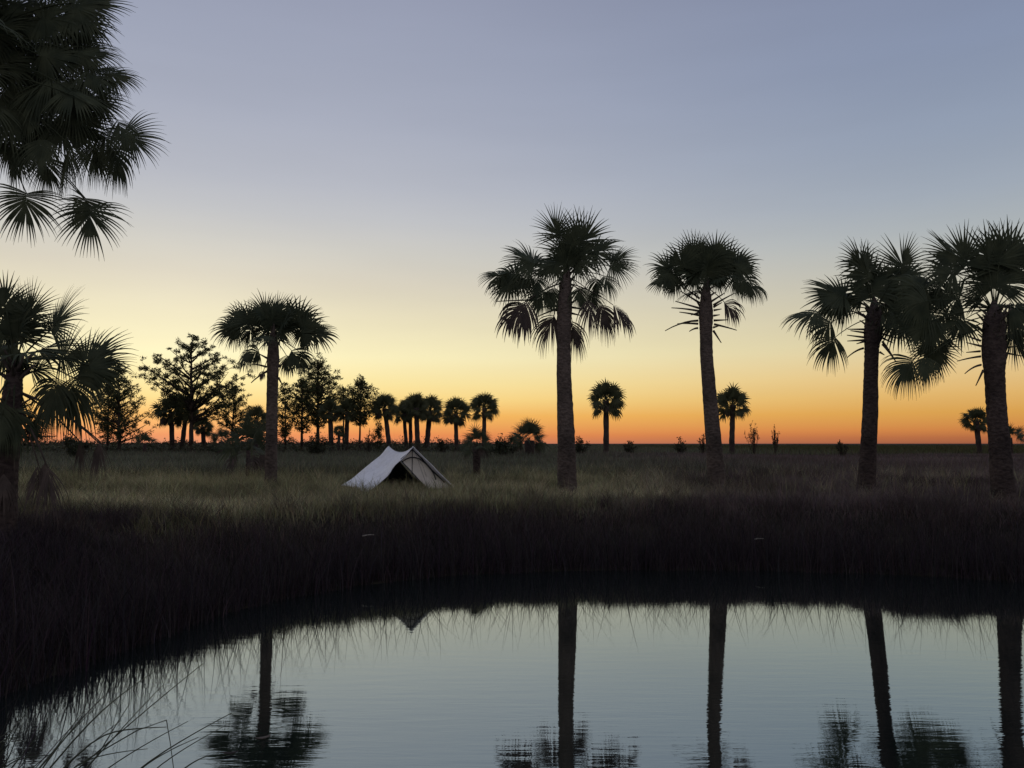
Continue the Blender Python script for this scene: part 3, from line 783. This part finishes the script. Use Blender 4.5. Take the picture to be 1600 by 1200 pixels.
def pine(label, bx, by, ty, profile, Y, nlimb, trunk_w, clump=.37, lean=0., ncl=24, rise=.6, seed=0):
    """profile: list of (photo y, left reach px, right reach px) of the crown"""
    base = at(bx, by, Y); base[2] = float(ground_z(np.array([base[0]]), np.array([Y]))[0])
    root = empty('pine_tree', tuple(base), label, 'pine tree', 'pines along the far treeline')
    top = at(bx + lean, ty, Y)
    k = 16; t = np.linspace(0, 1, k)[:, None]
    P = base * (1 - t) + top * t
    P[1:-1, 0] += np.cumsum(R.normal(size=k - 2)) * px2m(.35, Y)
    mb = MB(); tube(mb, P, px2m(trunk_w, Y) / 2 * (1 - .82 * t[:, 0]), 10, .04)
    mb.build('trunk', M['pine_bark'], root)
    lim, crown = MB(), MB()
    pr = np.array(profile, float)
    zs = np.array([at(bx, q, Y)[2] for q in pr[:, 0]])
    o = np.argsort(zs); zs = zs[o]; pl = px2m(pr[o, 1], Y); prr = px2m(pr[o, 2], Y)
    TIN = np.array((.060, .066, .030))
    for i in range(nlimb):
        q = (i + rnd(.1, .9)) / nlimb
        z = zs[0] + (zs[-1] - zs[0]) * q ** .85
        az = i * 2.39996 + rnd(-.4, .4)
        ca_, sa_ = math.cos(az), math.sin(az)
        reach_x = np.interp(z, zs, prr if ca_ > 0 else pl)
        reach = (abs(ca_) * reach_x + abs(sa_) * (np.interp(z, zs, pl) + np.interp(z, zs, prr)) / 2) * rnd(.72, 1.06)
        if reach < .15: continue
        zst = z - reach * rise
        zst = max(zst, zs[0] - .8)
        ti = np.clip((zst - base[2]) / (top[2] - base[2]), 0, .985)
        st = np.array([np.interp(ti, t[:, 0], P[:, c]) for c in range(3)])
        tip = np.array([st[0] + ca_ * reach, st[1] + sa_ * reach, z])
        mid = (st + tip) / 2 + np.array([0, 0, -.08 * reach + rnd(-.06, .12) * reach])
        B = bez(st, mid, tip, 7)
        tube(lim, B, np.linspace(px2m(trunk_w, Y) * .17 + .015, .015, 7) * (.5 + reach / 5).clip(.5, 1.2), 5, caps=False)
        m_ = max(2, int(reach / .55))
        for j in range(m_ + 1):
            f = np.interp(j / m_, [0, 1], [.42, 1.0])
            c = np.array([np.interp(f, np.linspace(0, 1, 7), B[:, a]) for a in range(3)])
            off = R.normal(size=3) * np.array([.42, .42, .28]) * (.3 + .22 * reach)
            cc = c + off * .8
            tube(lim, np.array([c, (c + cc) / 2 + np.array([0, 0, -.05]), cc]), np.array([.022, .016, .01]), 4, caps=False)
            rr_ = clump * rnd(.65, 1.3)
            needles_clump(crown, cc, rr_, ncl, .30 * clump / .42, TIN)
    for j in range(5):
        needles_clump(crown, P[-1] + R.normal(size=3) * np.array([.25, .25, .3]), clump, ncl, .3, TIN)
    lim.build('branches', M['pine_bark'], root)
    crown.build('crown', M['needles'], root)
    return root
pine('tall spreading pine with an open dome crown and a forked left limb', 299, 704, 530, [(531, 10, 12), (545, 28, 26), (556, 42, 38), (568, 62, 56), (582, 64, 68), (598, 46, 66), (615, 30, 60), (632, 10, 52), (650, 4, 40)], 88, 56, 8, .37, 2, ncl=42)
pine('tall thin pine partly behind the big left palm fronds', 187, 704, 572, [(575, 6, 6), (590, 18, 14), (610, 28, 26), (630, 34, 34), (650, 26, 38), (664, 18, 42), (680, 10, 22)], 86, 60, 6, .42, -1)
pine('slender pale pine standing left of the tall thin pine', 168, 704, 600, [(604, 6, 5), (620, 18, 14), (640, 24, 16), (660, 20, 14), (690, 12, 9)], 95, 40, 4, .42)
pine('small pine right of the spreading pine, narrow crown and low branches', 364, 704, 603, [(604, 5, 5), (616, 14, 14), (635, 19, 20), (652, 24, 18), (665, 20, 12), (680, 12, 8)], 95, 46, 4, .42)
pine('thin pine just right of the near palm trunk left of the tent', 446, 704, 604, [(606, 5, 5), (620, 11, 14), (640, 14, 18), (662, 10, 16), (688, 6, 8)], 90, 40, 4, .42)
pine('medium pine between the thin pine and the tallest conical pine', 472, 704, 592, [(594, 6, 6), (606, 14, 14), (630, 18, 18), (656, 14, 16), (672, 10, 10)], 92, 46, 5, .42)
pine('dense tall pine left of the tent, broad pointed crown behind palm fronds', 496, 704, 562, [(564, 6, 7), (576, 16, 16), (592, 22, 28), (610, 26, 32), (630, 24, 26), (650, 16, 18), (664, 8, 10)], 96, 80, 6, .44)
pine('little pine top rising behind two dark far palms', 536, 704, 606, [(607, 4, 4), (618, 8, 8), (632, 9, 10), (646, 6, 6)], 100, 20, 4, .4)
pine('conical pine with a clean bare stem, right of the dark far palms', 562, 704, 594, [(596, 4, 5), (606, 12, 14), (622, 16, 18), (640, 14, 18), (654, 12, 12), (662, 4, 4)], 86, 56, 4, .42)
pine('pine sapling standing left above the tent roof', 591, 704, 668, [(669, 2, 2), (680, 6, 6), (690, 9, 9), (698, 5, 5)], 82, 22, 2.2, .28, ncl=20)

# ------------------------------------------------------------------ bushes
def bush(label, px, top, base_y, hw, Y, leaves=900, tw=.16, group='bushes on the skyline', bare=False):
    base = at(px, base_y, Y); base[2] = float(ground_z(np.array([base[0]]), np.array([Y]))[0])
    root = empty('bush', tuple(base), label, 'bush', group)
    T = at(px, top, Y)[2]; Hm = T - base[2]; Wm = px2m(hw, Y)
    st = MB(); lf = MB()
    ns = 10 if not bare else 14
    tips = []
    for i in range(ns):
        a = rnd(0, 6.28); rr_ = Wm * math.sqrt(rnd(0, 1))
        hh = Hm * (rnd(.55, 1.0) if i else 1.0) * (1 - .35 * (rr_ / Wm) ** 2)
        if i == 0: rr_ = 0
        tip = base + np.array([math.cos(a) * rr_, math.sin(a) * rr_, hh])
        B = bez(base + np.array([math.cos(a) * rr_ * .15, math.sin(a) * rr_ * .15, -.05]), (base + tip) / 2 + np.array([0, 0, hh * .15]), tip, 6)
        tube(st, B, np.linspace(.045, .015, 6) * (.6 if bare else 1), 5, caps=False)
        tips.append(B)
        for j in range(4 if bare else 3):
            f = int(rnd(2, 6)); c = B[min(f, 5)]
            e_ = c + np.array([rnd(-1, 1) * Wm * .3, rnd(-1, 1) * Wm * .3, rnd(.05, .22) * Hm])
            tube(st, np.array([c, e_]), .012, 4, caps=False); tips.append(np.array([c, e_]))
    st.build('stems', M['pine_bark'], root)
    TIN = np.array((.030, .034, .018))
    per = max(6, leaves // len(tips))
    for B in tips:
        n = per
        f = R.random(n) ** .6
        idx = (f * (len(B) - 1)); i0 = idx.astype(int).clip(0, len(B) - 2); fr = (idx - i0)[:, None]
        c = B[i0] * (1 - fr) + B[i0 + 1] * fr + R.normal(size=(n, 3)) * Wm * (.12 if not bare else .05)
        d2 = R.normal(size=(n, 3)); d2 /= np.linalg.norm(d2, axis=1)[:, None]
        s = np.cross(d2, R.normal(size=(n, 3))); s /= np.linalg.norm(s, axis=1)[:, None]
        l = tw * R.uniform(.6, 1.3, (n, 1))
        V = np.stack([c - s * l * .3, c + s * l * .3, c + d2 * l], 1)
        lf.add(V.reshape(-1, 3), None, np.arange(3 * n).reshape(-1, 3), np.repeat(jit(TIN, n, .3), 3, 0))
    lf.build('leaves', M['bush'], root)
    return root
bush('dark broad bush at the foot of the narrow pine, left of the palmetto clump', 350, 686, 702, 22, 72, 1500)
bush('rounded dark bush below the dense tall pine', 490, 682, 702, 22, 66, 2200)
bush('twiggy thin bush left of the pine sapling near the tent', 576, 674, 702, 9, 80, 120, .14, bare=True)
bush('low bush on the skyline behind the short leafy palm', 786, 684, 702, 22, 60, 1600)
bush('ragged bush directly right of the tallest palm trunk', 906, 680, 702, 15, 70, 700)
bush('tiny domed bush on the skyline right of the lone far palm', 982, 686, 700, 12, 75, 420)
bush('flat low bush left of the flat topped palm trunk', 1064, 686, 702, 15, 72, 520)
bush('small bush directly left of the flat topped palm trunk, partly behind it', 1099, 676, 702, 9, 76, 260)
bush('bare twiggy sapling on the skyline right of the far palm', 1178, 658, 702, 14, 78, 180, .13, bare=True)
bush('thin upright dead stalks on the skyline, alone over the open marsh', 1212, 666, 702, 6, 80, 150, .13, bare=True)
bush('small dark bush on the skyline left of the palm with separate drooping fronds', 1316, 686, 702, 12, 70, 420)
bush('low bush at the feet of the palm row right of the tent ridge', 690, 688, 702, 13, 74, 600)
bush('low leafy bush behind the drooping fronds of the big left palm', 120, 684, 704, 26, 50, 1800)

# low scrub under the far trees
us = MB()
n = 16000
x = R.uniform(-62, 1, n); yb = R.uniform(80, 104, n)
hh = (.35 + 1.9 * vnoise(x * .35, yb * .12) ** 2 + .5 * vnoise(x * 1.7, yb * .5)) * (.5 + .5 * sstep(2, -8, x))
c = np.stack([x, yb, 1.15 + hh * R.random(n) ** .7], -1)
d2 = R.normal(size=(n, 3)); d2 /= np.linalg.norm(d2, axis=1)[:, None]; s_ = np.cross(d2, R.normal(size=(n, 3))); s_ /= np.linalg.norm(s_, axis=1)[:, None]
V = np.stack([c - s_ * .07, c + s_ * .07, c + d2 * .26], 1)
us.add(V.reshape(-1, 3), None, np.arange(3 * n).reshape(-1, 3), np.repeat(jit((.045, .046, .026), n, .3), 3, 0))
tag(us.build('scrub', M['bush']), 'uneven low scrub growing under the far pines and palms', 'scrub', None, 'stuff')
# far wood on the horizon
tl = MB()
n = 7000
x = R.uniform(-620, 40, n); yb = 900 + R.uniform(-20, 20, n)
hh = 1.5 + 6.5 * (vnoise(x * .05, x * 0 + 2) ** 2) * R.random(n)
c = np.stack([x, yb, 1.2 + hh * R.random(n)], -1)
d2 = R.normal(size=(n, 3)); s = R.normal(size=(n, 3))
V = np.stack([c - s * .5, c + s * .5, c + d2 * 1.2], 1)
tl.add(V.reshape(-1, 3), None, np.arange(3 * n).reshape(-1, 3), np.repeat(jit((.035, .035, .022), n), 3, 0))
tag(tl.build('distant_wood', M['bush']), 'very low far wood along the left half of the horizon', 'wood', None, 'stuff')

# ------------------------------------------------------------------ tent
def cloth(nt):
    c, n_ = noise_col(nt, (.80, .80, .83), (.90, .90, .92), 6)
    t = N(nt, 'ShaderNodeTexCoord')
    no = N(nt, 'ShaderNodeTexNoise'); no.inputs['Scale'].default_value = 9; no.inputs['Detail'].default_value = 3
    nt.links.new(t.outputs['Object'], no.inputs['Vector'])
    p = principled(nt, c, .6, .3, no.outputs[0], .045)
    tr = N(nt, 'ShaderNodeBsdfTranslucent'); tr.inputs[0].default_value = (.7, .7, .7, 1)
    m_ = N(nt, 'ShaderNodeMixShader'); m_.inputs[0].default_value = .22
    nt.links.new(p.outputs[0], m_.inputs[1]); nt.links.new(tr.outputs[0], m_.inputs[2])
    return m_.outputs[0]
M['fly'] = mat('tent_cloth', cloth)
M['door'] = mat('tent_inner_cloth', lambda nt: leafy(nt, noise_col(nt, (.86, .81, .71), (.93, .88, .78), 8)[0], .8, .4))
M['tent_shade'] = mat('tent_inside_shade', lambda nt: principled(nt, (.03, .03, .032), .9, .1).outputs[0])  # rear wall coloured dark to paint in the shade inside the tent
M['trim'] = mat('black_tent_tape', lambda nt: principled(nt, (.012, .012, .014), .6).outputs[0])
M['metal'] = mat('grey_pole', lambda nt: principled(nt, (.25, .25, .26), .35, .5).outputs[0])

Fp = at(645.5, 698, 20.3); Rp = at(607, 697, 22.8)
ax = unit(np.array([Rp[0] - Fp[0], Rp[1] - Fp[1], 0])); sd = np.array([-ax[1], ax[0], 0])   # sd points to the tent's left (photo left)
if sd[0] > 0: sd = -sd
def gz1(p): return float(ground_z(np.array([p[0]]), np.array([p[1]]))[0])
def foot(p, lift=0.06):
    q = p.copy(); q[2] = gz1(p) + lift; return q
FL = foot(Fp + sd * 1.22 - ax * .02); FR = foot(Fp - sd * 1.26 + ax * .05)
RL = foot(Rp + sd * 1.36 + ax * .12); RR = foot(Rp - sd * 1.02 + ax * .1)
root = empty('tent', ((FL + RR)[0] / 2, (FL + RR)[1] / 2, gz1((FL + RR) / 2)), 'pale grey ridge tent with sagging roof and black arched door zip in the grass', 'tent')
def sheet(name, a0, a1, b0, b1, material, sag_top, sag_in, nu=20, nv=16, edge=.0, wr=.012, thick=True, seed=1):
    """a0-a1 upper edge, b0-b1 lower edge; sags like tensioned cloth"""
    u = np.linspace(0, 1, nu)[None, :, None]; v = np.linspace(0, 1, nv)[:, None, None]
    top = a0 * (1 - u) + a1 * u; bot = b0 * (1 - u) + b1 * u
    P = top * (1 - v) + bot * v
    sg = 4 * u * (1 - u)
    P = P + np.array([0, 0, -1.]) * (sag_top * sg * (1 - v) ** 1.3)
    nn = unit(np.cross((a1 - a0), (b0 - a0)))
    sgv = 4 * v * (1 - v)
    P = P + nn * (sag_in * sgv * (.5 + .5 * sg)) 
    P = P + np.array([0, 0, 1.]) * (edge * sg * v ** 2)
    P = P + nn * (wr * (vnoise(u * 7 + seed, v * 5 + seed * 3 + u * 4) - .5) * np.minimum(1, sgv * 2) * np.ones((1, 1, 3)))
    mb = MB(); ii = (np.arange(nv - 1)[:, None] * nu + np.arange(nu - 1)[None]).reshape(-1)
    mb.add(P.reshape(-1, 3), np.stack([ii, ii + 1, ii + nu + 1, ii + nu], -1))
    o = mb.build(name, material, root, smooth=True)
    if thick:
        so = o.modifiers.new('thickness', 'SOLIDIFY'); so.thickness = .004; so.offset = 0
    return o, P
left, PL = sheet('fly_panel', Fp, Rp, FL, RL, M['fly'], .17, -.06, edge=.05, seed=2, wr=.10)
right_, PR = sheet('fly_panel', Rp, Fp, RR, FR, M['fly'], .17, -.05, edge=.05, seed=5, wr=.04)
# rear wall and front door: door hangs a little inside the front edge, right half only
RW = MB(); RW.add([Rp + ax * .02 - np.array([0, 0, .06]), RL - sd * .2 + np.array([0, 0, .02]), RR + sd * .1 + np.array([0, 0, .02])], None, [(0, 1, 2)])
RW.build('rear_wall', M['tent_shade'], root)
dn = -ax
inn = ax * .12
apex = Fp + inn * 1.0 + np.array([0, 0, -.10])
midl = apex * .62 + (Fp + sd * 1.05 + inn) * .38; 
def onfront(s_, h_):   # point on the front plane: s_ metres to the right of the pole, h_ below the apex
    return Fp + inn - sd * s_ + np.array([0, 0, -h_])
Ht = Fp[2] - gz1(Fp)
wR = 1.24
dp = [onfront(0.0, .10), onfront(-.27, .36), onfront(.44, Ht * .90), onfront(wR * .90, Ht * .92)]
dd = MB()
u = np.linspace(0, 1, 14)[None, :, None]; v = np.linspace(0, 1, 14)[:, None, None]
top_e = dp[0] * (1 - u) + dp[3] * u; bot_e = dp[1] * (1 - u) + dp[2] * u
PD = top_e * (1 - v) + bot_e * v + ax * (.05 * np.sin(math.pi * u) * np.sin(math.pi * v)) + ax * .03 * (vnoise(u * 9, v * 3 + 4) - .5) * np.ones((1, 1, 3))
ii = (np.arange(13)[:, None] * 14 + np.arange(13)[None]).reshape(-1)
dd.add(PD.reshape(-1, 3), np.stack([ii, ii + 1, ii + 15, ii + 14], -1))
door = dd.build('door_panel', M['door'], root, smooth=True)
def sub_tube(name, pts, rad, material, parent):
    mb = MB(); tube(mb, np.array(pts), rad, 6)
    o = mb.build(name, material)
    o.data.transform(__import__('mathutils').Matrix.Translation(-Vector(root.location)))
    o.parent = parent
    return o
fo = -ax * .03
# arched zip over the door, edge tapes, pole
arch = [onfront(s_, h_) + fo for s_, h_ in ((-.27, .40), (-.17, .33), (-.06, .285), (.06, .28), (.20, .32), (.36, .43), (.50, .57), (.60, .72), (.66, .88))]
sub_tube('zip', arch, .015, M['trim'], door)
sub_tube('edge_tape', [onfront(-.30, .33) + fo, onfront(0, .075) + fo, onfront(.25, .30) + fo, onfront(.50, .58) + fo, onfront(.90, .95) + fo], .018, M['trim'], door)
sub_tube('door_seam', [onfront(.16, .34) + fo * .5, onfront(.30, .50) + fo * .5, onfront(.40, .80) + fo * .5], .003, M['trim'], door)
pb = MB(); tube(pb, np.array([Fp + inn * .6 + np.array([0, 0, .03]), foot(Fp + inn * .6, -.05)]), .010, 8); pb.build('pole', M['trim'], root)
pb = MB(); tube(pb, np.array([Rp - ax * .03 + np.array([0, 0, .03]), foot(Rp - ax * .03, -.05)]), .010, 8); pb.build('pole', M['trim'], root)
# hem tapes along the panels' front edges
for PP, c in ((PL, 0), (PR, -1)):
    e_ = PP[:, c, :]
    mb = MB(); tube(mb, e_ + np.array([0, 0, .004]), .009, 6); mb.build('hem', M['fly'], root)
mb = MB(); tube(mb, PL[0] + np.array([0, 0, .004]), .008, 6); mb.build('ridge_seam', M['fly'], root)
for a_, b_ in ((FL, FL + sd * .22 - ax * .05), (RL, RL + sd * .26), (FR, FR - sd * .22), (RR, RR - sd * .22), (Fp, foot(Fp - ax * 1.7)), (Rp, foot(Rp + ax * 1.6))):
    b2 = foot(b_, .03)
    mb = MB(); tube(mb, np.array([a_, b2]), .0035, 4); mb.build('guy_line', M['trim'], root)
    mb = MB(); tube(mb, np.array([b2 + np.array([0, 0, .06]), b2 - np.array([0, 0, .12])]), .006, 5); mb.build('stake', M['metal'], root)

# ------------------------------------------------------------------ reeds at the near edge of the pond
def reed_clump(label, rx, ry, blades_px, D):
    base = np.array([rx, ry, float(ground_z(np.array([rx]), np.array([ry]))[0]) - .03])
    root_ = empty('reed_clump', tuple(base), label, 'reeds', 'reeds leaning over the near water')
    for bl in blades_px:
        p = [at(q[0], q[1], D + rnd(-.25, .35)) for q in bl]
        mb = MB()
        b0 = base + np.array([rnd(-.12, .12), rnd(-.12, .12), 0])
        if len(p) == 2:
            ctrl = p[0] * 1.0
            C_ = np.concatenate([bez(b0, b0 * .45 + p[0] * .55 + np.array([-.05, 0, .12]), p[0], 8)[:-1], bez(p[0], (p[0] + p[1]) / 2 + np.array([0, 0, .02]), p[1], 8)])
        else:
            C_ = np.concatenate([bez(b0, b0 * .45 + p[0] * .55 + np.array([-.05, 0, .12]), p[0], 8)[:-1], np.array(p)])
        m_ = len(C_)
        # smooth the join, keep sharp breaks only where a blade is snapped
        if len(p) == 2:
            for _ in range(3): C_[1:-1] = (C_[:-2] + 2 * C_[1:-1] + C_[2:]) / 4
        tube(mb, C_, np.linspace(.0058, .0018, m_) * rnd(.85, 1.2), 5)
        mb.build('blade', M['reed'], root_)
    return root_
reed_clump('reed clump at the bottom left with one snapped blade bent down to the water', -2.75, 3.75,
           [[(125, 1200), (318, 1036)], [(137, 1200), (255, 1070)], [(142, 1200), (203, 1099)], [(120, 1196), (215, 1141), (260, 1125), (266, 1160), (273, 1215)], [(165, 1202), (294, 1127)], [(150, 1148), (260, 1136)],
            [(120, 1190), (231, 1170)], [(95, 1160), (180, 1070)], [(150, 1118), (240, 1050)], [(60, 1200), (150, 1105)], [(100, 1200), (190, 1125)], [(70, 1195), (130, 1112)]], 4.3)
reed_clump('reed clump at the bottom edge, long parallel blades slanting right over the palm reflection', -2.5, 3.45,
           [[(215, 1201), (362, 1114)], [(240, 1202), (350, 1135)], [(222, 1198), (310, 1152)], [(285, 1203), (328, 1180)], [(200, 1215), (280, 1165)]], 4.05)
reed_clump('dense reed clump in the bottom left corner', -3.3, 4.3,
           [[(-10, 1190), (30, 1125)], [(5, 1180), (45, 1105)], [(8, 1200), (36, 1130)], [(-20, 1170), (20, 1140)], [(20, 1200), (60, 1150)], [(-5, 1160), (34, 1152)], [(0, 1200), (-20, 1100)], [(15, 1190), (80, 1180)], [(30, 1205), (75, 1130)], [(-15, 1205), (52, 1176)], [(40, 1210), (88, 1172)]], 4.7)

# ------------------------------------------------------------------ small bits
def stick(label, px, py, Y, lpx, a, name='stick'):
    p = at(px, py, Y)
    z = max(0.005, float(ground_z(np.array([p[0]]), np.array([Y]))[0])) + .14
    p[2] = z
    q = p + np.array([px2m(lpx, Y) * math.cos(a), px2m(lpx, Y) * math.sin(a), .02])
    mb = MB(); tube(mb, bez(p, (p + q) / 2 + np.array([0, 0, .02]), q, 6), np.linspace(.014, .006, 6), 6, .1)
    return tag(mb.build(name, M['stick']), label, 'stick')
stick('pale dry stick lying on the dark bank below the tent', 565, 912, 15.2, 18, .2)
stick('pale dry stick lying on the dark bank below the flat topped palm', 1180, 891, 16.2, 14, -.3)
def leaf(label, px, py, lpx, a):
    r_ = at(px, py, 1.0) - np.array([0, 0, EYE]); t_ = -(EYE - .012) / r_[2]
    p = np.array([0, 0, EYE]) + r_ * t_
    L = px2m(lpx, p[1]); u_ = np.array([math.cos(a), math.sin(a), 0]); s_ = np.array([-u_[1], u_[0], 0])
    k = np.linspace(-1, 1, 9); wv = (1 - k ** 2) ** .7 * L * .16
    ce = p + np.outer(k, u_) * L / 2 + np.outer(k ** 2, [0, 0, .012])
    mb = MB(); V = np.stack([ce - wv[:, None] * s_, ce + wv[:, None] * s_], 1).reshape(-1, 3)
    mb.add(V, [(2 * i, 2 * i + 1, 2 * i + 3, 2 * i + 2) for i in range(8)])
    o = mb.build('floating_leaf', M['stub'])
    so = o.modifiers.new('thickness', 'SOLIDIFY'); so.thickness = .004
    return tag(o, label, 'leaf', 'leaves floating on the pond')
leaf('pale narrow leaf floating beside the palm trunk reflection', 411, 1153, 24, .5)
leaf('pale thin leaf floating among the frond reflections, left of the trunk reflection', 360, 1177, 24, .25)
